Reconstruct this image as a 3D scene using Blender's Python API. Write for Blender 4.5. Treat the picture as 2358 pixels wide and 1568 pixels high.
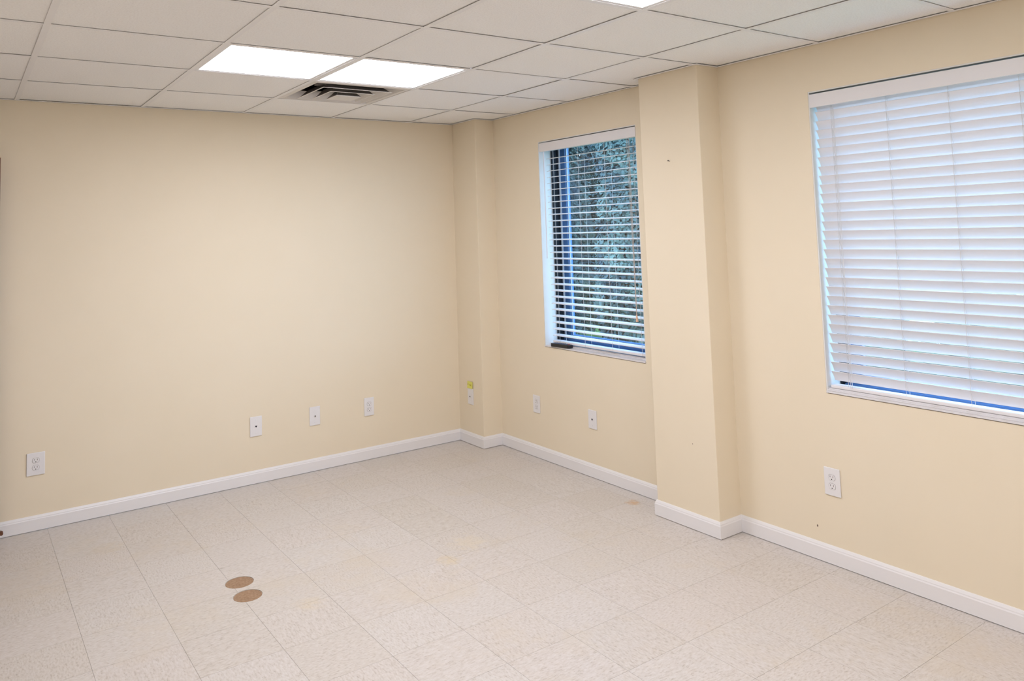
import bpy, bmesh, math, random
from mathutils import Matrix, Vector
random.seed(7)
for o in list(bpy.data.objects): bpy.data.objects.remove(o, do_unlink=True)
scene = bpy.context.scene
COL = scene.collection

# ------------------------------------------------------------------ camera
W_PX, H_PX = 2358.0, 1568.0
F_PX, CX, CY = 1799.5, 1172.9, 386.6
PITCH, ROLL, YAW = 0.0775, 0.0335, -0.6151
CAM = (-3.2719, -5.1512, 1.5642)
cam_data = bpy.data.cameras.new('camera')
cam = bpy.data.objects.new('camera', cam_data); COL.objects.link(cam)
cam_data.sensor_width = 36.0; cam_data.sensor_fit = 'HORIZONTAL'
cam_data.lens = F_PX / W_PX * 36.0
cam_data.shift_x = (W_PX / 2 - CX) / W_PX
cam_data.shift_y = -(H_PX / 2 - CY) / W_PX
cam_data.clip_start = 0.02; cam_data.clip_end = 300
R = Matrix.Rotation(YAW, 3, 'Z') @ Matrix.Rotation(PITCH, 3, 'X') @ Matrix.Rotation(ROLL, 3, 'Y')
B = R @ Matrix(((1, 0, 0), (0, 0, -1), (0, 1, 0)))
cam.matrix_world = Matrix.Translation(CAM) @ B.to_4x4()
scene.camera = cam

# ------------------------------------------------------------------ world, exposure
LIGHT = 15.2
SKY = 7.5
world = bpy.data.worlds.new('sky'); scene.world = world
world.use_nodes = True
bg = world.node_tree.nodes['Background']
bg.inputs['Color'].default_value = (0.42, 0.67, 1.0, 1); bg.inputs['Strength'].default_value = SKY
vs = scene.view_settings
vs.view_transform = 'Standard'; vs.look = 'None'; vs.exposure = 0.0; vs.gamma = 1.0
vs.use_curve_mapping = False

# ------------------------------------------------------------------ materials
def mat(name, col, rough=0.5, spec=0.4, metal=0.0):
    m = bpy.data.materials.new(name); m.use_nodes = True
    b = m.node_tree.nodes['Principled BSDF']
    b.inputs['Base Color'].default_value = (*col, 1)
    b.inputs['Roughness'].default_value = rough
    b.inputs['Specular IOR Level'].default_value = spec
    b.inputs['Metallic'].default_value = metal
    return m
def nodes(m): return m.node_tree.nodes, m.node_tree.links, m.node_tree.nodes['Principled BSDF']
def add_bump(m, scale, strength, dist=0.002, detail=3, coord='Object'):
    n, l, b = nodes(m)
    tc = n.new('ShaderNodeTexCoord'); nz = n.new('ShaderNodeTexNoise'); bp = n.new('ShaderNodeBump')
    nz.inputs['Scale'].default_value = scale; nz.inputs['Detail'].default_value = detail
    bp.inputs['Strength'].default_value = strength; bp.inputs['Distance'].default_value = dist
    l.new(tc.outputs[coord], nz.inputs['Vector']); l.new(nz.outputs['Fac'], bp.inputs['Height'])
    l.new(bp.outputs['Normal'], b.inputs['Normal'])
def add_mottle(m, c1, c2, scale, detail=4, lo=0.35, hi=0.65, coord='Object', rough=0.55):
    n, l, b = nodes(m)
    tc = n.new('ShaderNodeTexCoord'); nz = n.new('ShaderNodeTexNoise'); cr = n.new('ShaderNodeValToRGB')
    nz.inputs['Scale'].default_value = scale; nz.inputs['Detail'].default_value = detail
    nz.inputs['Roughness'].default_value = rough
    cr.color_ramp.elements[0].position = lo; cr.color_ramp.elements[0].color = (*c1, 1)
    cr.color_ramp.elements[1].position = hi; cr.color_ramp.elements[1].color = (*c2, 1)
    l.new(tc.outputs[coord], nz.inputs['Vector']); l.new(nz.outputs['Fac'], cr.inputs['Fac'])
    l.new(cr.outputs['Color'], b.inputs['Base Color'])
    return cr

M = {}
M['wall'] = mat('cream_wall_paint', (0.80, 0.69, 0.49), 0.75, 0.15)
add_mottle(M['wall'], (0.84, 0.737, 0.565), (0.85, 0.747, 0.577), 3.0)
add_bump(M['wall'], 260, 0.12, 0.001)
M['ceil'] = mat('ceiling_tile_mineral_fibre', (0.75, 0.73, 0.70), 0.9, 0.05)
cr = add_mottle(M['ceil'], (0.87, 0.85, 0.83), (0.95, 0.94, 0.925), 150, 4, 0.28, 0.55)
add_bump(M['ceil'], 170, 0.5, 0.002, 4)
M['tee'] = mat('grid_tee_white_enamel', (0.88, 0.87, 0.87), 0.45, 0.3)
M['plenum'] = mat('plenum_dark', (0.02, 0.018, 0.016), 0.9, 0.0)
M['base'] = mat('baseboard_white_semigloss', (0.84, 0.82, 0.82), 0.35, 0.45)
M['plate'] = mat('white_plastic_plate', (0.82, 0.80, 0.80), 0.3, 0.5)
M['slot'] = mat('dark_slot', (0.03, 0.025, 0.025), 0.6, 0.2)
M['slotbrown'] = mat('brass_brown_slot', (0.20, 0.13, 0.10), 0.5, 0.3)
M['gap'] = mat('plate_gap_shadow', (0.42, 0.38, 0.36), 0.7, 0.1)  # shadow ring around each receptacle, put into grey colour
M['metal'] = mat('grey_screw_metal', (0.55, 0.54, 0.54), 0.35, 0.5, 0.8)
M['blind'] = mat('blind_faux_wood_white', (0.82, 0.80, 0.81), 0.42, 0.4)
M['cord'] = mat('blind_cord', (0.72, 0.70, 0.69), 0.8, 0.1)
M['pull'] = mat('pull_cord_beige', (0.62, 0.52, 0.45), 0.8, 0.1)
M['tassel'] = mat('tassel_peach_wood', (0.80, 0.52, 0.36), 0.5, 0.3)
M['sill'] = mat('sill_white_vinyl', (0.74, 0.72, 0.73), 0.4, 0.4)
add_mottle(M['sill'], (0.68, 0.65, 0.63), (0.76, 0.74, 0.75), 9, 5, 0.3, 0.5)
M['reveal'] = mat('reveal_white_paint', (0.80, 0.79, 0.76), 0.6, 0.2)
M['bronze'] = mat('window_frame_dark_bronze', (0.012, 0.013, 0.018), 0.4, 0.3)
M['skyfr'] = mat('window_frame_sky_reflection', (0.075, 0.165, 0.36), 0.3, 0.5)  # sky reflection on the dark bronze frame, put into the base colour
M['bead'] = mat('glazing_bead_highlight', (0.62, 0.68, 0.78), 0.4, 0.4)  # bright highlights along the frame edges, put into pale strips
M['black'] = mat('black_plastic', (0.018, 0.018, 0.022), 0.35, 0.5)
M['bluegrey'] = mat('remote_button_bluegrey', (0.10, 0.13, 0.22), 0.4, 0.4)
M['redbtn'] = mat('remote_button_red', (0.30, 0.04, 0.05), 0.4, 0.4)
M['note'] = mat('yellow_note_paper', (0.80, 0.77, 0.20), 0.8, 0.1)
M['ink'] = mat('note_ink', (0.50, 0.42, 0.04), 0.8, 0.1)
M['core'] = mat('brown_floor_plug', (0.36, 0.23, 0.14), 0.8, 0.1)
add_mottle(M['core'], (0.30, 0.19, 0.115), (0.40, 0.26, 0.165), 90)
M['joint'] = mat('floor_joint_grime', (0.52, 0.46, 0.39), 0.8, 0.1)
M['wood'] = mat('door_brown_wood', (0.22, 0.10, 0.06), 0.4, 0.4)
M['rubber'] = mat('brown_rubber', (0.16, 0.07, 0.04), 0.7, 0.2)
M['duct'] = mat('diffuser_white_enamel', (0.72, 0.69, 0.66), 0.4, 0.4)
M['damper_shade'] = mat('damper_galvanised_and_shade', (0.25, 0.23, 0.22), 0.5, 0.3, 0.3)  # metal of the strap; also paints shade on the vent's upper faces
M['bark'] = mat('bark', (0.10, 0.07, 0.05), 0.9, 0.1)
M['concrete'] = mat('pale_concrete', (0.62, 0.60, 0.57), 0.9, 0.1)
add_mottle(M['concrete'], (0.56, 0.54, 0.51), (0.66, 0.64, 0.61), 1.5)
M['grass'] = mat('lawn', (0.12, 0.20, 0.06), 0.9, 0.1)
add_mottle(M['grass'], (0.09, 0.16, 0.05), (0.16, 0.26, 0.08), 6)
M['brick'] = mat('outer_brick', (0.30, 0.14, 0.10), 0.9, 0.1)

def leaf_mat(name, c1, c2):
    m = mat(name, c1, 0.6, 0.3); add_mottle(m, c1, c2, 2.2, 5, 0.35, 0.68); return m
M['leafA'] = leaf_mat('cypress_leaf', (0.013, 0.020, 0.033), (0.13, 0.17, 0.135))
M['leafB'] = leaf_mat('shrub_leaf', (0.08, 0.13, 0.08), (0.22, 0.30, 0.16))
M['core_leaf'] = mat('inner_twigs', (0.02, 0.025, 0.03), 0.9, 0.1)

# light diffuser (a lamp: it gives off light)
def emis(name, col, s):
    m = bpy.data.materials.new(name); m.use_nodes = True
    n = m.node_tree.nodes; l = m.node_tree.links
    n.remove(n['Principled BSDF']); e = n.new('ShaderNodeEmission')
    e.inputs['Color'].default_value = (*col, 1); e.inputs['Strength'].default_value = s
    l.new(e.outputs[0], n['Material Output'].inputs[0]); return m
M['lamp'] = emis('light_diffuser', (0.93, 0.94, 1.04), LIGHT)

# window glass: clear, with a fresnel reflection
g = bpy.data.materials.new('clear_glass'); g.use_nodes = True
n, l = g.node_tree.nodes, g.node_tree.links
n.remove(n['Principled BSDF'])
tr = n.new('ShaderNodeBsdfTransparent'); gl = n.new('ShaderNodeBsdfGlossy'); fr = n.new('ShaderNodeLayerWeight'); mx = n.new('ShaderNodeMixShader')
tr.inputs[0].default_value = (0.90, 0.95, 0.97, 1); gl.inputs['Roughness'].default_value = 0.02; pw = n.new('ShaderNodeMath'); pw.operation = 'POWER'; pw.inputs[1].default_value = 5.0; ma = n.new('ShaderNodeMath'); ma.operation = 'MULTIPLY_ADD'; ma.inputs[1].default_value = 0.92; ma.inputs[2].default_value = 0.05
l.new(fr.outputs['Facing'], pw.inputs[0]); l.new(pw.outputs[0], ma.inputs[0])
l.new(ma.outputs[0], mx.inputs[0]); l.new(tr.outputs[0], mx.inputs[1]); l.new(gl.outputs[0], mx.inputs[2]); l.new(mx.outputs[0], n['Material Output'].inputs[0])
M['glass'] = g

# floor tile: vinyl composition, streaky chips along the tile's own grain, each tile a little different
def floor_mat():
    m = mat('vinyl_composition_tile', (0.7, 0.63, 0.55), 0.36, 0.42)
    n, l, b = nodes(m)
    tc = n.new('ShaderNodeTexCoord'); oi = n.new('ShaderNodeObjectInfo'); geo = n.new('ShaderNodeNewGeometry')
    mp = n.new('ShaderNodeMapping'); mp.inputs['Scale'].default_value = (55, 150, 60)
    off = n.new('ShaderNodeVectorMath'); off.operation = 'ADD'
    sc = n.new('ShaderNodeVectorMath'); sc.operation = 'SCALE'; sc.inputs[0].default_value = (17.3, 9.1, 3.7)
    l.new(oi.outputs['Random'], sc.inputs['Scale']); l.new(tc.outputs['Object'], off.inputs[0]); l.new(sc.outputs[0], off.inputs[1])
    l.new(off.outputs[0], mp.inputs['Vector'])
    nz = n.new('ShaderNodeTexNoise'); nz.inputs['Scale'].default_value = 1.0; nz.inputs['Detail'].default_value = 5; nz.inputs['Roughness'].default_value = 0.65
    l.new(mp.outputs[0], nz.inputs['Vector'])
    cr = n.new('ShaderNodeValToRGB')
    e = cr.color_ramp.elements
    e[0].position = 0.27; e[0].color = (0.40, 0.345, 0.29, 1)
    e[1].position = 0.66; e[1].color = (0.67, 0.63, 0.595, 1)
    x = e.new(0.43); x.color = (0.59, 0.54, 0.49, 1)
    l.new(nz.outputs['Fac'], cr.inputs['Fac'])
    # per-tile tint
    tint = n.new('ShaderNodeValToRGB'); t = tint.color_ramp.elements
    t[0].color = (0.93, 0.90, 0.84, 1); t[1].color = (1.0, 1.0, 1.0, 1)
    y = t.new(0.5); y.color = (1.0, 0.965, 0.955, 1)
    l.new(oi.outputs['Random'], tint.inputs['Fac'])
    mul = n.new('ShaderNodeMixRGB'); mul.blend_type = 'MULTIPLY'; mul.inputs[0].default_value = 0.40
    l.new(cr.outputs[0], mul.inputs[1]); l.new(tint.outputs[0], mul.inputs[2])
    # old wax / dirt stains with their own shape
    n2 = n.new('ShaderNodeTexNoise'); n2.inputs['Scale'].default_value = 1.6; n2.inputs['Detail'].default_value = 6; n2.inputs['Roughness'].default_value = 0.7
    l.new(geo.outputs['Position'], n2.inputs['Vector'])
    r2 = n.new('ShaderNodeValToRGB'); r2.color_ramp.elements[0].position = 0.53; r2.color_ramp.elements[1].position = 0.78
    r2.color_ramp.elements[0].color = (0, 0, 0, 1); r2.color_ramp.elements[1].color = (0.8, 0.8, 0.8, 1)
    l.new(n2.outputs['Fac'], r2.inputs['Fac'])
    m2 = n.new('ShaderNodeMixRGB'); m2.inputs[2].default_value = (0.62, 0.53, 0.41, 1)
    l.new(r2.outputs[0], m2.inputs[0]); l.new(mul.outputs[0], m2.inputs[1])
    prev = m2
    n3 = n.new('ShaderNodeTexNoise'); n3.inputs['Scale'].default_value = 26; n3.inputs['Detail'].default_value = 5
    l.new(geo.outputs['Position'], n3.inputs['Vector'])
    for (px, py, rad, colr, amt) in ((-0.13, -1.80, 0.085, (0.58, 0.36, 0.17), 0.85), (-1.33, -1.80, 0.13, (0.66, 0.54, 0.36), 0.6),
                                     (-1.15, -1.68, 0.22, (0.70, 0.60, 0.44), 0.45), (-2.02, -1.80, 0.14, (0.66, 0.55, 0.38), 0.45), (-2.62, -0.55, 0.2, (0.62, 0.52, 0.38), 0.4)):
        d = n.new('ShaderNodeVectorMath'); d.operation = 'DISTANCE'; d.inputs[1].default_value = (px, py, 0)
        l.new(geo.outputs['Position'], d.inputs[0])
        mr = n.new('ShaderNodeMapRange'); mr.inputs['From Min'].default_value = rad; mr.inputs['From Max'].default_value = 0.0
        l.new(d.outputs['Value'], mr.inputs['Value'])
        mm = n.new('ShaderNodeMath'); mm.operation = 'MULTIPLY'; l.new(mr.outputs[0], mm.inputs[0]); l.new(n3.outputs['Fac'], mm.inputs[1])
        st = n.new('ShaderNodeMapRange'); st.inputs['From Min'].default_value = 0.22; st.inputs['From Max'].default_value = 0.46; st.inputs['To Max'].default_value = amt
        l.new(mm.outputs[0], st.inputs['Value'])
        mi = n.new('ShaderNodeMixRGB'); mi.inputs[2].default_value = (*colr, 1)
        l.new(st.outputs[0], mi.inputs[0]); l.new(prev.outputs[0], mi.inputs[1]); prev = mi
    l.new(prev.outputs[0], b.inputs['Base Color'])
    bp = n.new('ShaderNodeBump'); bp.inputs['Strength'].default_value = 0.06; bp.inputs['Distance'].default_value = 0.001
    l.new(nz.outputs['Fac'], bp.inputs['Height']); l.new(bp.outputs[0], b.inputs['Normal'])
    return m
M['vct'] = floor_mat()

# ------------------------------------------------------------------ mesh helpers
class MB:
    def __init__(s): s.v = []; s.f = []
    def box(s, x0, x1, y0, y1, z0, z1):
        x0, x1 = min(x0, x1), max(x0, x1); y0, y1 = min(y0, y1), max(y0, y1); z0, z1 = min(z0, z1), max(z0, z1)
        k = len(s.v)
        s.v += [(x0,y0,z0),(x1,y0,z0),(x1,y1,z0),(x0,y1,z0),(x0,y0,z1),(x1,y0,z1),(x1,y1,z1),(x0,y1,z1)]
        s.f += [tuple(k+i for i in q) for q in ((0,3,2,1),(4,5,6,7),(0,1,5,4),(1,2,6,5),(2,3,7,6),(3,0,4,7))]
        return s
    def poly(s, pts):
        k = len(s.v); s.v += [tuple(p) for p in pts]; s.f.append(tuple(range(k, k+len(pts)))); return s
    def prism(s, pts, vec):
        # closed outline pts extruded by vec
        k = len(s.v); n_ = len(pts); V = Vector(vec)
        s.v += [tuple(p) for p in pts] + [tuple(Vector(p)+V) for p in pts]
        s.f.append(tuple(range(k+n_-1, k-1, -1))); s.f.append(tuple(range(k+n_, k+2*n_)))
        for i in range(n_):
            j = (i+1) % n_; s.f.append((k+i, k+j, k+n_+j, k+n_+i))
        return s
    def tube(s, a, b, r0, r1=None, seg=8):
        r1 = r0 if r1 is None else r1
        a, b = Vector(a), Vector(b); d = (b-a).normalized()
        u = d.orthogonal().normalized(); w = d.cross(u)
        k = len(s.v)
        for c, r in ((a, r0), (b, r1)):
            for i in range(seg):
                t = 2*math.pi*i/seg; s.v.append(tuple(c + u*(r*math.cos(t)) + w*(r*math.sin(t))))
        for i in range(seg):
            j = (i+1) % seg; s.f.append((k+i, k+j, k+seg+j, k+seg+i))
        s.f.append(tuple(range(k+seg-1, k-1, -1))); s.f.append(tuple(range(k+seg, k+2*seg)))
        return s
    def mesh(s, name, m, smooth=False):
        me = bpy.data.meshes.new(name); me.from_pydata(s.v, [], s.f); me.update()
        b = bmesh.new(); b.from_mesh(me); bmesh.ops.recalc_face_normals(b, faces=b.faces); b.to_mesh(me); b.free()
        if m: me.materials.append(m)
        if smooth:
            for p in me.polygons: p.use_smooth = True
        return me
    def build(s, name, m, parent=None, smooth=False, bevel=0.0, seg=2):
        o = bpy.data.objects.new(name, s.mesh(name, m, smooth)); COL.objects.link(o)
        if parent: o.parent = parent
        if bevel:
            md = o.modifiers.new('bevel', 'BEVEL'); md.width = bevel; md.segments = seg; md.limit_method = 'ANGLE'
        return o
def link(name, me, parent, loc=(0,0,0), rz=0):
    o = bpy.data.objects.new(name, me); COL.objects.link(o); o.location = loc; o.rotation_euler = (0,0,rz)
    if parent: o.parent = parent
    return o
def empty(name, loc=(0,0,0), rot=(0,0,0)):
    o = bpy.data.objects.new(name, None); COL.objects.link(o); o.location = loc; o.rotation_euler = rot
    o.empty_display_size = 0.05
    return o
def tag(o, label=None, cat=None, group=None, kind=None):
    if label: o['label'] = label
    if cat: o['category'] = cat
    if group: o['group'] = group
    if kind: o['kind'] = kind
    return o
def struct(o, label, cat): return tag(o, label, cat, kind='structure')

# ------------------------------------------------------------------ dimensions
CH = 2.378                       # ceiling height
XL, YF = -4.0, -6.4              # left wall, front wall
PD = 0.162                       # pilaster depth
P1Y = -0.3245                    # corner pilaster
P2A, P2B = -2.0308, -2.4548      # free pilaster
WT = 0.24                        # outer wall thickness
W1 = (-0.870, -1.828, 0.758, 2.155)
W2 = (-2.982, -4.490, 0.764, 2.160)

# ------------------------------------------------------------------ walls
mb = MB(); mb.box(XL-0.12, WT, 0, 0.15, 0, CH+0.25)
wall_back = struct(mb.build('wall_back', M['wall']), 'cream painted back wall below the ceiling grid', 'wall')
mb = MB()
for y0, y1, z0, z1 in ((0, W1[0], 0, CH+.25), (W1[0], W1[1], 0, W1[2]), (W1[0], W1[1], W1[3], CH+.25), (W1[1], W2[0], 0, CH+.25),
                       (W2[0], W2[1], 0, W2[2]), (W2[0], W2[1], W2[3], CH+.25), (W2[1], YF-.15, 0, CH+.25)):
    mb.box(0, WT, y0, y1, z0, z1)
wall_right = struct(mb.build('wall_right', M['wall']), 'cream painted wall holding the two windows', 'wall')
MB().box(-PD, 0.03, P1Y, 0.03, 0, CH+.02).build('pilaster', M['wall'], wall_right, bevel=0.003)
MB().box(-PD, 0.03, P2B, P2A, 0, CH+.02).build('pilaster', M['wall'], wall_right, bevel=0.003)
DO = (-0.13, -1.05, 2.06)
mb = MB(); mb.box(XL-.12, XL, 0, DO[0], 0, CH+.25); mb.box(XL-.12, XL, DO[1], YF-.15, 0, CH+.25); mb.box(XL-.12, XL, DO[0], DO[1], DO[2], CH+.25)
struct(mb.build('wall_left', M['wall']), 'cream painted left wall with the doorway', 'wall')
mb = MB(); mb.box(XL-.12, WT, YF-.15, YF, 0, CH+.25)
struct(mb.build('wall_front', M['wall']), 'cream painted front wall behind the camera', 'wall')
mb = MB(); mb.box(XL-1.4, XL-1.3, 0.15, -1.5, 0, CH); mb.box(XL-1.4, XL-.12, 0.15, 0.25, 0, CH); mb.box(XL-1.4, XL-.12, -1.6, -1.5, 0, CH)
mb.box(XL-1.4, XL-.12, -1.6, .25, CH, CH+.1); mb.box(XL-1.4, XL-.12, -1.6, .25, -.1, -.0005); mb.box(XL-.12, XL, DO[1], DO[0], -.1, -.0005)
struct(mb.build('wall_hall', M['wall']), 'cream corridor walls beyond the doorway', 'wall')

# ------------------------------------------------------------------ floor
floor = struct(MB().box(XL, 0, YF, 0, -0.12, -0.003).build('floor', M['joint']), 'beige vinyl tile floor of the empty room', 'floor')
FT = 0.3048; G1 = 0.0009
def edges(start, stop, ref):
    out = [start]; k = math.ceil((start-ref)/FT + 1e-6); x = ref + k*FT
    while x < stop-0.01:
        if x > start+0.01: out.append(x)
        x += FT
    out.append(stop); return out
fx = edges(XL, 0, 0.2064); fy = edges(YF, 0, -1.787)
DISCS = [(-2.1965, -1.390, 0.0625), (-2.2065, -1.549, 0.0615)]
tile_cache = {}
def tile_mesh(w, h):
    key = (round(w, 4), round(h, 4))
    if key not in tile_cache:
        tile_cache[key] = MB().box(-w/2, w/2, -h/2, h/2, -0.003, 0).mesh('floor_tile', M['vct'])
    return tile_cache[key]
cutters = []
for cx_, cy_, r_ in DISCS:
    c = MB().tube((cx_, cy_, -0.02), (cx_, cy_, 0.02), r_, seg=48).build('cutter', None); cutters.append(c)
for i in range(len(fx)-1):
    for j in range(len(fy)-1):
        w = fx[i+1]-fx[i]-G1; h = fy[j+1]-fy[j]-G1
        cx_, cy_ = (fx[i]+fx[i+1])/2, (fy[j]+fy[j+1])/2
        full = abs(w-(FT-G1)) < 1e-3 and abs(h-(FT-G1)) < 1e-3
        hit = [k for k, (dx, dy, r_) in enumerate(DISCS) if abs(dx-cx_) < w/2+r_ and abs(dy-cy_) < h/2+r_]
        if hit:
            o = link('floor_tile', MB().box(-w/2, w/2, -h/2, h/2, -0.003, 0).mesh('floor_tile', M['vct']), floor, (cx_, cy_, 0))
            for k in hit:
                md = o.modifiers.new('cut', 'BOOLEAN'); md.operation = 'DIFFERENCE'; md.solver = 'EXACT'; md.object = cutters[k]
            bpy.context.view_layer.update()
            me = bpy.data.meshes.new_from_object(o.evaluated_get(bpy.context.evaluated_depsgraph_get()))
            o.modifiers.clear(); o.data = me
        else:
            rz = (math.pi/2 if (i+j) % 2 else 0.0) if full else 0.0
            link('floor_tile', tile_mesh(w, h), floor, (cx_, cy_, 0), rz)
for c in cutters: bpy.data.objects.remove(c, do_unlink=True)
for k, (dx, dy, r_) in enumerate(DISCS):
    mb = MB(); mb.tube((0, 0, 0.0003), (0, 0, 0.0014), r_-0.002, seg=40)
    o = mb.build('floor_plug', M['core']); o.location = (dx, dy, -0.003)
    tag(o, ['round brown floor plug nearer the back wall', 'round brown floor plug nearer the camera, over a tile joint'][k], 'floor plug', 'round brown plugs sunk in the floor')

# ------------------------------------------------------------------ baseboards (swept profile)
T = 0.012; BH = 0.082
PROF = [(0, 0.003), (T, 0.003), (T, 0.062), (T*0.80, 0.067), (T*0.78, 0.071), (T*0.35, BH), (0, BH)]
def sweep(path, name, closed_ends=True):
    # path: list of (x,y) along the wall line, room side on the left of travel
    mb = MB(); nP = len(PROF); offs = []
    for i, p in enumerate(path):
        p = Vector(p)
        d0 = (p-Vector(path[i-1])).normalized() if i > 0 else None
        d1 = (Vector(path[i+1])-p).normalized() if i < len(path)-1 else None
        n0 = Vector((-d0.y, d0.x)) if d0 else None; n1 = Vector((-d1.y, d1.x)) if d1 else None
        if n0 is None: nn = n1
        elif n1 is None: nn = n0
        else: nn = (n0+n1)/(1+n0.dot(n1))
        offs.append(nn)
    for p, nn in zip(path, offs):
        for (t, z) in PROF: mb.v.append((p[0]+nn.x*t, p[1]+nn.y*t, z))
    for i in range(len(path)-1):
        for k in range(nP):
            a = i*nP+k; b = i*nP+(k+1) % nP
            mb.f.append((a, b, b+nP, a+nP))
    mb.f.append(tuple(range(nP-1, -1, -1))); e = (len(path)-1)*nP; mb.f.append(tuple(range(e, e+nP)))
    return mb.build(name, M['base'])
struct(sweep([(-PD, 0), (XL, 0)], 'baseboard_back'), 'white baseboard along the back wall', 'baseboard')
struct(sweep([(0, YF), (0, P2B), (-PD, P2B), (-PD, P2A), (0, P2A), (0, P1Y), (-PD, P1Y), (-PD, 0)], 'baseboard_right'),
       'white baseboard along the window wall, wrapping both pilasters', 'baseboard')
struct(sweep([(XL, DO[1]-.07), (XL, YF), (0, YF)], 'baseboard_front'), 'white baseboard along left and front walls', 'baseboard')

# ------------------------------------------------------------------ ceiling
ceiling = struct(MB().box(XL, 0, YF, 0, CH+0.12, CH+0.25).build('ceiling', M['plenum']), 'suspended ceiling of square white acoustic tiles in a metal grid', 'ceiling')
AX = [-3.620, -3.0148, -2.364, -1.7536, -1.1434, -0.5302]           # main tee centres
BY = [-0.0083 - 0.6096*j for j in range(1, 11)]                     # cross tee centres
TW = 0.024; FL = 0.0016; TB = CH + 0.0042
colx = [XL] + AX + [0.0]; rowy = [0.0] + BY + [YF]
LIGHTS = {(3, 2): 0, (4, 2): 1, (4, 5): 2, (3, 5): 3, (3, 9): 4, (4, 9): 5}   # (column, row)
VENT = (4, 1)
ct_cache = {}
for i in range(len(colx)-1):
    for j in range(len(rowy)-1):
        x0, x1 = colx[i], colx[i+1]; y1, y0 = rowy[j], rowy[j+1]
        if (i, j) in LIGHTS or (i, j) == VENT: continue
        a0 = x0 + (0.004 if i else 0.002); a1 = x1 - (0.004 if i < len(colx)-2 else 0.002)
        b0 = y0 + (0.004 if j < len(rowy)-2 else 0.002); b1 = y1 - (0.004 if j else 0.002)
        w, h = a1-a0, b1-b0; key = (round(w, 3), round(h, 3))
        if key not in ct_cache: ct_cache[key] = MB().box(-w/2, w/2, -h/2, h/2, 0, 0.016).mesh('ceiling_tile', M['ceil'])
        link('ceiling_tile', ct_cache[key], ceiling, ((a0+a1)/2, (b0+b1)/2, TB + random.uniform(-0.0008, 0.0012)))
for x in AX:
    mb = MB(); mb.box(x-TW/2, x+TW/2, YF, 0, CH, CH+FL); mb.box(x-.002, x+.002, YF, 0, CH+FL, CH+.035)
    mb.build('grid_tee', M['tee'], ceiling)
for y in BY:
    for i in range(len(colx)-1):
        xa = colx[i] + (TW/2 if i else 0); xb = colx[i+1] - (TW/2 if i < len(colx)-2 else 0)
        mb = MB(); mb.box(xa, xb, y-TW/2, y+TW/2, CH+0.0002, CH+FL); mb.box(xa, xb, y-.002, y+.002, CH+FL, CH+.035)
        mb.build('cross_tee', M['tee'], ceiling)
AW = 0.020
def angle(x0, x1, y0, y1): MB().box(x0, x1, y0, y1, CH-0.0015, CH+0.0002).build('wall_angle', M['tee'], ceiling)
angle(XL, -PD, -AW, -0.003); angle(-AW, -0.003, P2A, P1Y); angle(-AW, -0.003, YF, P2B)
angle(-PD-AW, -PD-0.003, P1Y-AW, -AW); angle(-PD, -AW, P1Y-AW, P1Y-0.003)
angle(-PD-AW, -PD-0.003, P2B-AW, P2A+AW); angle(-PD, -AW, P2B-AW, P2B-0.003); angle(-PD, -AW, P2A+0.003, P2A+AW)

# ------------------------------------------------------------------ ceiling lights
LL = ['lit square ceiling panel, left one of the pair beside the air vent', 'lit square ceiling panel touching the air vent, right one of the pair',
      'lit square ceiling panel cut off by the top of the picture', 'lit square ceiling panel above the camera, out of the picture',
      'lit square ceiling panel behind the camera on the door side', 'lit square ceiling panel behind the camera on the window side']
for (i, j), k in LIGHTS.items():
    x0, x1 = colx[i]+TW/2, colx[i+1]-TW/2; y1, y0 = rowy[j]-TW/2, rowy[j+1]+TW/2
    r = tag(empty('ceiling_light', ((x0+x1)/2, (y0+y1)/2, CH)), LL[k], 'ceiling light', 'square ceiling light panels')
    hx, hy = (x1-x0)/2+.004, (y1-y0)/2+.004; fw = 0.020
    mb = MB()
    for a in ((-hx, hx, -hy, -hy+fw), (-hx, hx, hy-fw, hy), (-hx, -hx+fw, -hy+fw, hy-fw), (hx-fw, hx, -hy+fw, hy-fw)):
        mb.box(*a, 0.0025, 0.012)
    mb.box(-hx, hx, -hy, hy, 0.05, 0.06)
    mb.build('frame', M['tee'], r)
    rx, ry = hx-fw, hy-fw; pts = []
    for sx, sy, a0 in ((1, 1, 0), (-1, 1, 90), (-1, -1, 180), (1, -1, 270)):
        for q in range(4):
            t = math.radians(a0 + q*30); pts.append((sx*(rx-.012) + .012*math.cos(t), sy*(ry-.012) + .012*math.sin(t), 0.004))
    MB().prism(pts, (0, 0, 0.004)).build('diffuser', M['lamp'], r)

# ------------------------------------------------------------------ ceiling vent (stepped cone diffuser)
i, j = VENT
x0, x1 = colx[i]+TW/2, colx[i+1]-TW/2; y1, y0 = rowy[j]-TW/2, rowy[j+1]+TW/2
vent = tag(empty('ceiling_vent', ((x0+x1)/2, (y0+y1)/2, CH)), 'square stepped air vent in the ceiling beside the light panels', 'air vent')
def ring(ho, zo, hi, zi):
    # square band from outer half size/height to inner half size/height, with thickness
    mb = MB()
    def sq(h, z): return [(-h, -h, z), (h, -h, z), (h, h, z), (-h, h, z)]
    k = 0; mb.v = sq(ho, zo) + sq(hi, zi) + sq(ho, zo+.0015) + sq(hi, zi+.0025)
    for q in range(4):
        p = (q+1) % 4
        mb.f += [(q, p, 4+p, 4+q), (8+q, 8+p, 12+p, 12+q), (q, p, 8+p, 8+q), (4+q, 4+p, 12+p, 12+q)]
    return mb
hx = (x1-x0)/2+.004
mb = ring(hx, 0.0025, 0.262, 0.0005); mb2 = ring(0.262, 0.0005, 0.225, 0.045)
k = len(mb.v); mb.v += mb2.v; mb.f += [tuple(a+k for a in f) for f in mb2.f]
mb.build('frame', M['duct'], vent)
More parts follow.
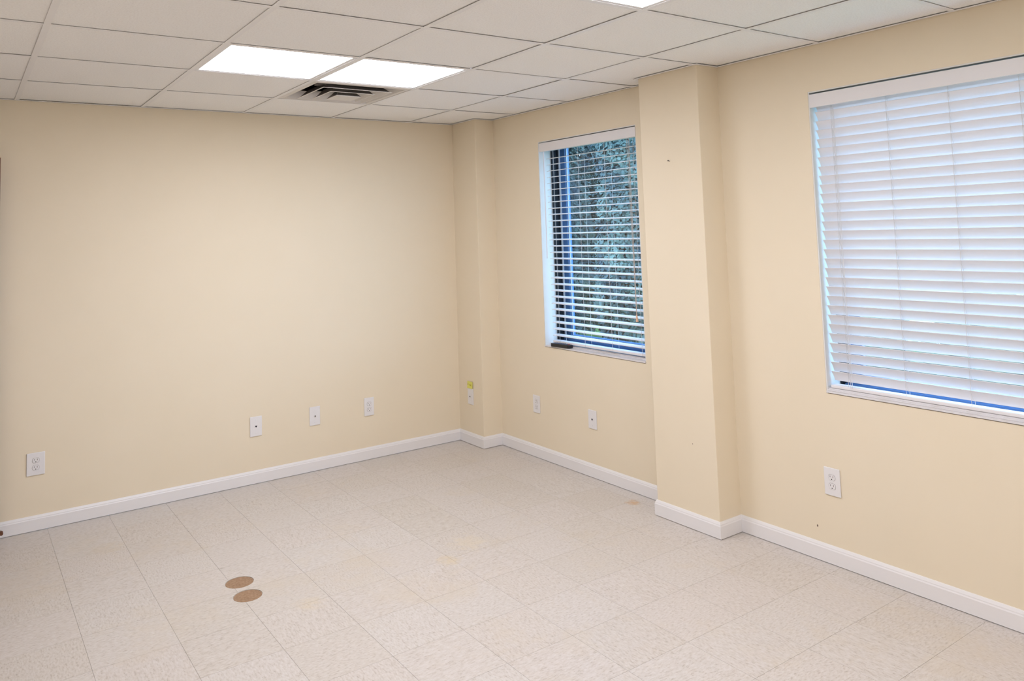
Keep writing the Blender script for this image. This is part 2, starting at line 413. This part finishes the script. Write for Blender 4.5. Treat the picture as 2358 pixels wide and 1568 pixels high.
for ho, zo, hi, zi in ((0.208, -0.010, 0.155, 0.034), (0.137, -0.016, 0.088, 0.030)):
    a = ring(ho, zo, ho-.007, zo-.0005); c = ring(ho-.007, zo-.0005, hi, zi)
    k = len(a.v); a.v += c.v; a.f += [tuple(q+k for q in f) for f in c.f]
    o = a.build('louver_ring', M['duct'], vent); o.data.materials.append(M['damper_shade'])     # shade on the upper side put into a darker material
    for p in o.data.polygons:
        if all((v % 16) >= 8 for v in p.vertices): p.material_index = 1
MB().box(-.076, .076, -.076, .076, -.0255, -.0225).build('center_plate', M['duct'], vent, bevel=0.002)
ring(.074, -.0222, .040, .012).build('plate_back', M['damper_shade'], vent)  # dark tone paints the shade above the center plate
mb = MB()
for a in ((-.225, -.215, -.225, .225), (.215, .225, -.225, .225), (-.225, .225, -.225, -.215), (-.225, .225, .215, .225)): mb.box(*a, 0.045, 0.115)
mb.box(-.225, .225, -.225, .225, 0.110, 0.118)
mb.build('plenum_box', M['plenum'], vent)
mb = MB(); mb.prism([(-.222, -.175, .012), (-.222, -.115, .012), (-.222, -.115, .044), (-.222, -.175, .044)], (.055, 0.0, .0)).build('damper_strap', M['damper_shade'], vent)

# ------------------------------------------------------------------ windows
def window(name, Wd, label, steps):
    ya, yb, z0, z1 = Wd
    r = struct(empty(name, (0, (ya+yb)/2, z0)), label, 'window')
    def P(nm, mb, m, bevel=0): 
        o = mb.build(nm, m, r, bevel=bevel); o.matrix_parent_inverse = Matrix.Translation((0, -(ya+yb)/2, -z0)); return o
    mb = MB(); t = 0.006                                     # painted liner of the opening
    mb.box(0.0015, 0.105, ya-t, ya, z0, z1); mb.box(0.0015, 0.105, yb, yb+t, z0, z1)
    P('reveal', mb, M['reveal'])
    MB_ = MB(); MB_.box(0.0015, 0.105, ya-t, yb+t, z1-t, z1); P('reveal', MB_, M['reveal'])
    # stepped sill strips
    P('window_sill', MB().box(-0.005, steps[0]+.0005, ya-.003, yb+.003, z0+.0035, z0+.012), M['sill'])
    P('window_sill', MB().box(steps[0], 0.06, ya-.003, yb+.003, z0+.0125, z0+.0185), M['sill'])
    P('window_sill', MB().box(steps[1], 0.12, ya-.003, yb+.003, z0+.0185, z0+.024), M['sill'])
    zb = z0 + 0.024
    # dark jamb extrusion
    jb = MB(); jd = 0.020
    jb.box(0.105, 0.175, ya-jd, ya+.01, z0, z1); jb.box(0.105, 0.175, yb-.01, yb+jd, z0, z1); jb.box(0.105, 0.175, ya-jd, yb+jd, z1-.012, z1+.01)
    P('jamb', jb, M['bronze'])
    bw = 0.062
    P('frame_stile', MB().box(0.168, 0.205, ya-jd-.002, ya-jd-bw, zb, z1-.0425), M['skyfr'])
    P('frame_stile', MB().box(0.168, 0.205, yb+jd+.002, yb+jd+bw, zb, z1-.0425), M['skyfr'])
    P('frame_rail', MB().box(0.168, 0.205, ya-jd, yb+jd, z1-.042, z1), M['skyfr'])
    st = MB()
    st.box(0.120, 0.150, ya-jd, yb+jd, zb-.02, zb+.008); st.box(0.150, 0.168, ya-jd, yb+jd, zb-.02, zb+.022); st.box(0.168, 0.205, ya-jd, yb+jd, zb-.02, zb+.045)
    P('frame_rail', st, M['skyfr'])
    P('highlight_bead', MB().box(0.178, 0.183, ya-jd-bw, ya-jd-bw-.008, zb+.045, z1-.042), M['bead'])
    P('highlight_bead', MB().box(0.160, 0.1675, ya-jd, ya-jd-.012, zb+.045, z1-.02), M['bead'])
    P('pane', MB().box(0.183, 0.187, ya-jd-bw, yb+jd+bw, zb+.045, z1-.042), M['glass'])
    return r
window('window_1', W1, 'dark framed window with open blinds between the pilasters', (0.0335, 0.042))
window('window_2', W2, 'wide dark framed window behind nearly closed blinds', (0.0025, 0.0085))

# ------------------------------------------------------------------ venetian blinds
def slat_mesh(w, length, name='slat'):
    # curved slat profile in local x (width) / z, extruded along y (centred)
    mb = MB(); th = 0.0028; seg = 6; top = []; bot = []
    for i in range(seg+1):
        u = -0.5 + i/seg; z = 0.0022*(1-(2*u)**2); top.append((u*w, z+th/2)); bot.append((u*w, z-th/2))
    out = top + bot[::-1]
    mb.prism([(x, -length/2, z) for x, z in out], (0, length, 0))
    return mb.mesh(name, M['blind'])
def blind(Wd, yl, yr, x_c, ztop, pitch, nsl, tilt, ladders, label, rail_z, val):
    ya, yb, z0, z1 = Wd; yc = (yl+yr)/2; L = abs(yr-yl); sw = 0.050
    r = tag(empty('venetian_blind', (x_c, yc, z0)), label, 'blind')
    inv = Matrix.Translation((-x_c, -yc, -z0))
    def P(nm, mb, m, bevel=0):
        o = mb.build(nm, m, r, bevel=bevel); o.matrix_parent_inverse = inv; return o
    vt, vb_, va, vz = val
    P('valance', MB().box(-0.003, 0.009, va, vz, vb_, vt), M['blind'], 0.0015)
    P('headrail', MB().box(0.014, 0.066, yl, yr, vb_+.006, vt-.003), M['blind'])
    me = slat_mesh(sw, L)
    s, c = math.sin(tilt), math.cos(tilt)
    hx, hz = sw/2*c, sw/2*s        # room edge at x_c-hx ; its height offset = -hz*sign
    for k in range(nsl):
        o = link('slat', me, r); o.location = (0, 0, ztop-z0-k*pitch + random.uniform(-.0006, .0006))
        o.rotation_euler = (random.uniform(-.0012, .0012), -tilt + random.uniform(-.012, .012), 0)
    zend = rail_z + 0.004
    for y in ladders:
        mb = MB(); rr = 0.0007
        zt = vb_+.01
        e = hx+.0022
        mb.box(x_c-e-rr, x_c-e+rr, y-rr, y+rr, zend, zt); mb.box(x_c+e-rr, x_c+e+rr, y-rr, y+rr, zend, zt)
        for k in range(nsl):
            z = ztop-k*pitch
            p0 = Vector((x_c-hx-.002, y, z-hz-.002)); p1 = Vector((x_c+hx+.002, y+.004, z+hz-.002))
            if tilt < 0: p0 = p0 + Vector((-.0015*s*-1, 0, -.002)); p1 = p1 + Vector((-.002, 0, -.002))
            mb.tube(p0, p1, 0.0006, seg=4)
        P('ladder_cord', mb, M['cord'])
    P('bottom_rail', MB().box(x_c-.024, x_c+.024, yl, yr, rail_z, rail_z+.014), M['blind'], 0.003)
    return r, P
LAD1 = [-1.005, -1.262, -1.518, -1.775]
b1, P1 = blind(W1, -0.925, -1.822, 0.052, 2.035, 0.0427, 29, math.radians(6.5), LAD1,
      'white slatted blind with open slats, trees showing behind', 0.790, (2.143, 2.083, -0.884, -1.826))
P1('tilt_wand', MB().tube((-0.004, -0.938, 2.078), (-0.006, -0.940, 1.355), 0.0042, seg=8), M['blind'])
mb = MB()
for dy in (0, .012, .02): mb.tube((-0.004, -1.752-dy, 2.082), (-0.006, -1.772-dy*.2, 1.03), 0.0011, seg=5)
P1('pull_cord', mb, M['pull'])
P1('tassel', MB().tube((-0.006, -1.773, 1.035), (-0.006, -1.776, 0.995), 0.004, 0.0085, 10), M['tassel'])
LAD2 = [-3.083 - .2625*k for k in range(6)]
b2, P2 = blind(W2, -3.000, -4.480, 0.034, 2.040+.0428, 0.0428, 30, -math.radians(60.5), LAD2,
      'wide white slatted blind with nearly closed slats', 0.789, (2.146, 2.083, -2.990, -4.486))
mb = MB(); mb.tube((0.007, -3.098, 2.08), (0.007, -3.100, 0.80), 0.0009, seg=5); mb.tube((0.007, -3.104, 2.08), (0.007, -3.108, 0.80), 0.0009, seg=5)
P2('lift_cord', mb, M['cord'])

# ------------------------------------------------------------------ wall plates
# built in local frame: plate in x (width) / z (height), facing -y
def plate(parent, w, h):
    o = MB().box(-w/2, w/2, -0.006, -0.0003, -h/2, h/2).build('cover_plate', M['plate'], parent, bevel=0.0035, seg=3); return o
def screw(parent, x, z):
    return MB().tube((x, -0.0058, z), (x, -0.0072, z), 0.0032, 0.0028, 12).build('screw', M['plate'], parent)
def outlet(loc, rz, w, h, label, grp='power outlets along the walls'):
    r = tag(empty('wall_outlet', loc, (0, 0, rz)), label, 'outlet', grp)
    plate(r, w, h)
    for s in (1, -1):
        zc = s*0.0195; pts = []
        for q in range(20):
            t = 2*math.pi*q/20; zz = max(-.0125, min(.0125, .0165*math.sin(t))); pts.append((.0165*math.cos(t), -0.0058, zc+zz))
        MB().prism([(x*1.09, -0.0058, zc+(z-zc)*1.10) for x, _, z in pts], (0, -0.0004, 0)).build('receptacle_shadow_ring', M['gap'], r)
        rc = MB().prism(pts, (0, -0.0022, 0)).build('receptacle', M['plate'], r, bevel=0.0006)
        MB().box(-.0082, -.0062, -.0083, -.0079, zc+.0005, zc+.0085).build('slot', M['slot'], rc)
        MB().box(.0060, .0082, -.0083, -.0079, zc-.0005, zc+.0085).build('slot', M['slotbrown'], rc)
        MB().tube((0, -.0079, zc-.0072), (0, -.0083, zc-.0072), 0.0026, seg=10).build('slot', M['slot'], rc)
    screw(r, 0, 0)
    return r
def jack(loc, rz, w, h, label, kind):
    r = tag(empty('wall_jack', loc, (0, 0, rz)), label, 'wall jack', 'phone and cable plates along the walls')
    plate(r, w, h)
    screw(r, 0, h*.33); screw(r, 0, -h*.33)
    if kind == 'phone':
        s = MB().box(-.009, .009, -.0075, -.0056, -.008, .008).build('socket', M['plate'], r, bevel=.0008)
        MB().prism([(-.0062, -.0079, .005), (.0062, -.0079, .005), (.0062, -.0079, .001), (.002, -.0079, -.0055), (-.002, -.0079, -.0055), (-.0062, -.0079, .001)], (0, .0006, 0)).build('opening', M['slot'], s)
    else:
        s = MB().tube((0, -.0056, 0), (0, -.0125, 0), .0052, seg=6).build('socket', M['metal'], r)
        MB().tube((0, -.0122, 0), (0, -.0130, 0), .0034, seg=10).build('opening', M['slot'], s)
    return r
outlet((-2.900, 0, 0.358), 0, 0.088, 0.122, 'white power outlet low on the back wall, farthest left')
jack((-1.690, 0, 0.356), 0, 0.076, 0.124, 'white phone jack plate on the back wall, left of the cable plate', 'phone')
jack((-1.2975, 0, 0.358), 0, 0.074, 0.122, 'white cable plate on the back wall between phone jack and outlet', 'coax')
outlet((-0.9025, 0, 0.358), 0, 0.074, 0.124, 'white power outlet on the back wall closest to the corner')
RZ = -math.pi/2
outlet((0, -0.755, 0.358), RZ, 0.076, 0.118, 'white power outlet under the left edge of the open blind')
jack((0, -1.336, 0.356), RZ, 0.078, 0.116, 'white jack plate centred under the open blind', 'phone')
outlet((0, -2.985, 0.368), RZ, 0.080, 0.124, 'white power outlet below the nearly closed wide blind')
jack((-PD, -0.163, 0.343), RZ, 0.074, 0.116, 'white jack plate on the corner pilaster under a yellow note', 'coax')

# sticky note on the corner pilaster
sn = tag(empty('sticky_note', (-PD, -0.1635, 0.4265), (0, 0, RZ)), 'small yellow handwritten note stuck above the corner jack plate', 'note')
mb = MB(); nz_ = 5
for q in range(nz_):
    z0_, z1_ = -.0245 + .049*q/nz_, -.0245 + .049*(q+1)/nz_
    c0, c1 = -.0070-.003*(1-q/nz_)**2, -.0070-.003*(1-(q+1)/nz_)**2
    mb.poly([(-.035, c0, z0_), (.035, c0, z0_), (.035, c1, z1_), (-.035, c1, z1_)])
paper = mb.build('paper', M['note'], sn)
md = paper.modifiers.new('thick', 'SOLIDIFY'); md.thickness = 0.0006
mb = MB()
for a, b in (((-.028, .006), (-.021, .008)), ((-.021, .008), (-.026, -.004)), ((-.026, -.004), (-.019, -.003)), ((-.006, .002), (-.002, -.004)), ((-.002, -.004), (.004, .004)),
             ((.004, .004), (.010, -.005)), ((.010, -.005), (.017, .006)), ((.017, .006), (.019, -.008))):
    mb.tube((a[0], -.0096, a[1]), (b[0], -.0096, b[1]), .0011, seg=4)
mb.build('handwriting', M['ink'], sn)

# remote control on the sill of window 1
ang = math.radians(-84)
rm = tag(empty('remote_control', (0.0085, -1.042, W1[2]+.0121), (0, 0, ang)), 'black remote control lying on the sill under the open blind', 'remote')
mb = MB(); out = [(-.088, -.016), (-.080, -.022), (.070, -.024), (.084, -.020), (.088, 0), (.084, .020), (.070, .024), (-.080, .022), (-.088, .016)]
mb.prism([(x, y, 0) for x, y in out], (0, 0, .023)); mb.build('body', M['black'], rm, bevel=.003)
for q in range(5):
    for w_ in (-.011, 0.0, .011):
        MB().box(-.060+q*.019, -.050+q*.019, w_-.0035, w_+.0035, .0225, .0252).build('button', M['bluegrey'], rm)
MB().box(.060, .072, -.006, .006, .0225, .0255).build('button', M['redbtn'], rm)
MB().tube((.048, 0, .0225), (.048, 0, .0255), .010, seg=14).build('button', M['bluegrey'], rm)

# nail on the pilaster, screw holes
nl = tag(empty('nail', (-PD, -2.239, 1.896), (0, 0, RZ)), 'small dark nail high on the pilaster between the windows', 'nail')
MB().tube((0, 0, 0), (0, -.012, .002), .0018, seg=8).build('shank', M['slot'], nl)
MB().tube((0, -.011, .002), (0, -.013, .0024), .0038, seg=10).build('head', M['slot'], nl)
for k, (loc, lab) in enumerate((((0, -2.8927, 0.1495), 'tiny brown wall hole just above the baseboard below the wide window'), ((-PD, -2.301, 0.429), 'tiny grey screw hole low on the pilaster face'))):
    o = MB().tube((0, -.0002, 0), (0, -.0012, 0), .0032, seg=8).build('screw_hole', M['slotbrown']); o.location = loc; o.rotation_euler = (0, 0, RZ)
    o.scale = (1, 1, 1.7) if k == 0 else (.6, 1, .8)
    tag(o, lab, 'screw hole', 'small holes in the walls')

# ------------------------------------------------------------------ door folded against the back wall, door stop
d = struct(empty('door_1', (XL+.01, -.105, 0.01)), 'brown wooden door folded open against the back wall', 'door')
o = MB().box(0, 0.900, -.020, .020, 0, 2.03).build('door_leaf', M['wood'], d, bevel=.002)
k = MB().tube((.845, -.020, .95), (.845, -.06, .95), .011, seg=12).build('door_handle', M['metal'], d); MB().tube((.845, -.055, .95), (.845, -.085, .95), .026, seg=16).build('knob', M['metal'], k)
cs = MB(); cs.box(XL, XL+.015, DO[0]+.06, DO[0], 0, DO[2]+.06); cs.box(XL, XL+.015, DO[1]-.06, DO[1], 0, DO[2]+.06); cs.box(XL, XL+.015, DO[1], DO[0], DO[2], DO[2]+.06)
struct(cs.build('trim_1', M['base']), 'white casing around the doorway', 'trim')
ds = tag(empty('door_stop', (-3.058, -T, 0.043)), 'small brown door stop on the baseboard at the left picture edge', 'door stop')
MB().tube((0, 0, 0), (0, -.045, 0), .004, seg=8).build('rod', M['metal'], ds)
MB().tube((0, -.040, 0), (0, -.068, 0), .0095, .0085, 14).build('rubber_tip', M['rubber'], ds)

# ------------------------------------------------------------------ outdoors
GZ = -0.20
gm = MB(); gm.box(WT, 90, -60, 60, GZ-.1, GZ-.01); tag(gm.build('pavement', M['concrete']), 'pale concrete ground outside the windows', 'pavement', kind='structure')
gm = MB(); gm.box(WT+.6, 7.5, -9, 14, GZ-.01, GZ); tag(gm.build('lawn', M['grass']), 'strip of lawn outside the windows', 'lawn', kind='structure')

def foliage(fn, count, size, m, name, parent, squash=1.0):
    vs_, fs_ = [], []
    for _ in range(count):
        p, nrm = fn()
        nrm = Vector(nrm).normalized()
        t = nrm.orthogonal().normalized(); t.rotate(Matrix.Rotation(random.uniform(0, 6.28), 3, nrm))
        t = (t + nrm*random.uniform(.1, .9) + Vector((0, 0, random.uniform(-.5, .3)))).normalized()
        w_ = t.cross(nrm)
        if w_.length < 1e-4: continue
        w_.normalize(); s = size*random.uniform(.5, 1.4); wd = s*random.uniform(.22, .42)
        P_ = Vector(p); k_ = len(vs_)
        bend = nrm*random.uniform(-.15, .15)*s
        vs_ += [P_-w_*wd*.35, P_+w_*wd*.35, P_+t*s*.55+w_*wd+bend, P_+t*s+bend*1.5, P_+t*s*.55-w_*wd+bend]
        fs_.append((k_, k_+1, k_+2, k_+3, k_+4))
    me = bpy.data.meshes.new(name); me.from_pydata([tuple(v) for v in vs_], [], fs_); me.materials.append(m)
    o = bpy.data.objects.new(name, me); COL.objects.link(o); o.parent = parent; o['kind'] = 'stuff'
    return o
def conifer(x, y, R_, Ht, label, cnt=30000):
    r = tag(empty('conifer_tree', (x, y, GZ)), label, 'tree', 'evergreen trees outside the window')
    MB().tube((0, 0, -.02), (0, 0, Ht*.75), .09, .03, 8).build('trunk', M['bark'], r)
    lob = [(random.uniform(0, 6.28), random.uniform(.05, .9), random.uniform(.25, .55)) for _ in range(46)]
    def rad(t, h):
        base = R_*(1-.72*h**1.7)*(.86+.14*min(1, h*8))
        bump = 0
        for a, hh, s in lob:
            da = (t-a+math.pi) % (2*math.pi)-math.pi
            bump = max(bump, math.exp(-(da/(.42))**2-((h-hh)/.045)**2)*s*.5)
        return base*(.72+bump)
    def fn():
        t = random.uniform(0, 2*math.pi); h = random.random()**1.05
        rr = rad(t, h)*random.uniform(.86, 1.04)
        return (rr*math.cos(t), rr*math.sin(t), .12+h*(Ht-.12)), (math.cos(t), math.sin(t), .25)
    foliage(fn, cnt, .06, M['leafA'], 'foliage', r)
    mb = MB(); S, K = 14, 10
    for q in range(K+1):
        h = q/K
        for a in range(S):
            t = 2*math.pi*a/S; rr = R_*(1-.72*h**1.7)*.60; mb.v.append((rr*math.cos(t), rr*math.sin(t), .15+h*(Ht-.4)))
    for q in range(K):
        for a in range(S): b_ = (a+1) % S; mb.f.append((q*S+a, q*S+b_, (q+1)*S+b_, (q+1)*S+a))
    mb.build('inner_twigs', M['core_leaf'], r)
    return r
TREES = [(4.6, 3.0, .75, 5.6, 'dark evergreen tree filling the right half of the open window'), (4.6, 4.65, .76, 5.8, 'dark evergreen tree filling the left half of the open window'),
         (5.2, 0.25, .75, 5.0, 'evergreen tree behind the left part of the nearly closed blind'), (6.4, 4.0, .76, 6.0, 'evergreen tree in the rear row, nearest the wide window'),
         (6.4, 5.65, .76, 6.1, 'evergreen tree in the rear row, filling the gap between the two front trees'), (6.4, 7.3, .76, 5.9, 'evergreen tree in the rear row, farthest from the wide window')]
for t in TREES: conifer(*t)
def shrub(x, y, R_, Ht, label):
    r = tag(empty('shrub', (x, y, GZ)), label, 'shrub', 'low shrubs outside the wide window')
    MB().tube((0, 0, -.02), (0, 0, Ht*.6), .03, .015, 6).build('stem', M['bark'], r)
    def fn():
        u = random.uniform(-.15, 1); t = random.uniform(0, 6.283); q = math.sqrt(max(0, 1-u*u))
        s = random.uniform(.8, 1.05)*(1+.12*math.sin(3*t+5*u))
        return (R_*q*math.cos(t)*s, R_*q*math.sin(t)*s, Ht*(.35+.62*u)*s if u > 0 else Ht*.35), (q*math.cos(t), q*math.sin(t), u+.3)
    foliage(fn, 3200, .10, M['leafB'], 'foliage', r)
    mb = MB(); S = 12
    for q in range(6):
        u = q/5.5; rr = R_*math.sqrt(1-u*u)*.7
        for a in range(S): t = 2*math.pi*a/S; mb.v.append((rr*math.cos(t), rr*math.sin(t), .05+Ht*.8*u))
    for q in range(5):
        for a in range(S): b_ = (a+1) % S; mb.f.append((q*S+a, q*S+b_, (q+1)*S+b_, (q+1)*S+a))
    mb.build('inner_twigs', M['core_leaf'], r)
for k, (x, y, R_, Ht) in enumerate(((3.6, -0.9, .48, 1.15), (3.7, -2.1, .48, 1.05), (3.5, -3.3, .48, 1.1))):
    shrub(x, y, R_, Ht, ['low green shrub behind the nearly closed blind, next to the trees', 'low green shrub behind the middle of the wide blind', 'low green shrub behind the far right of the wide blind'][k])
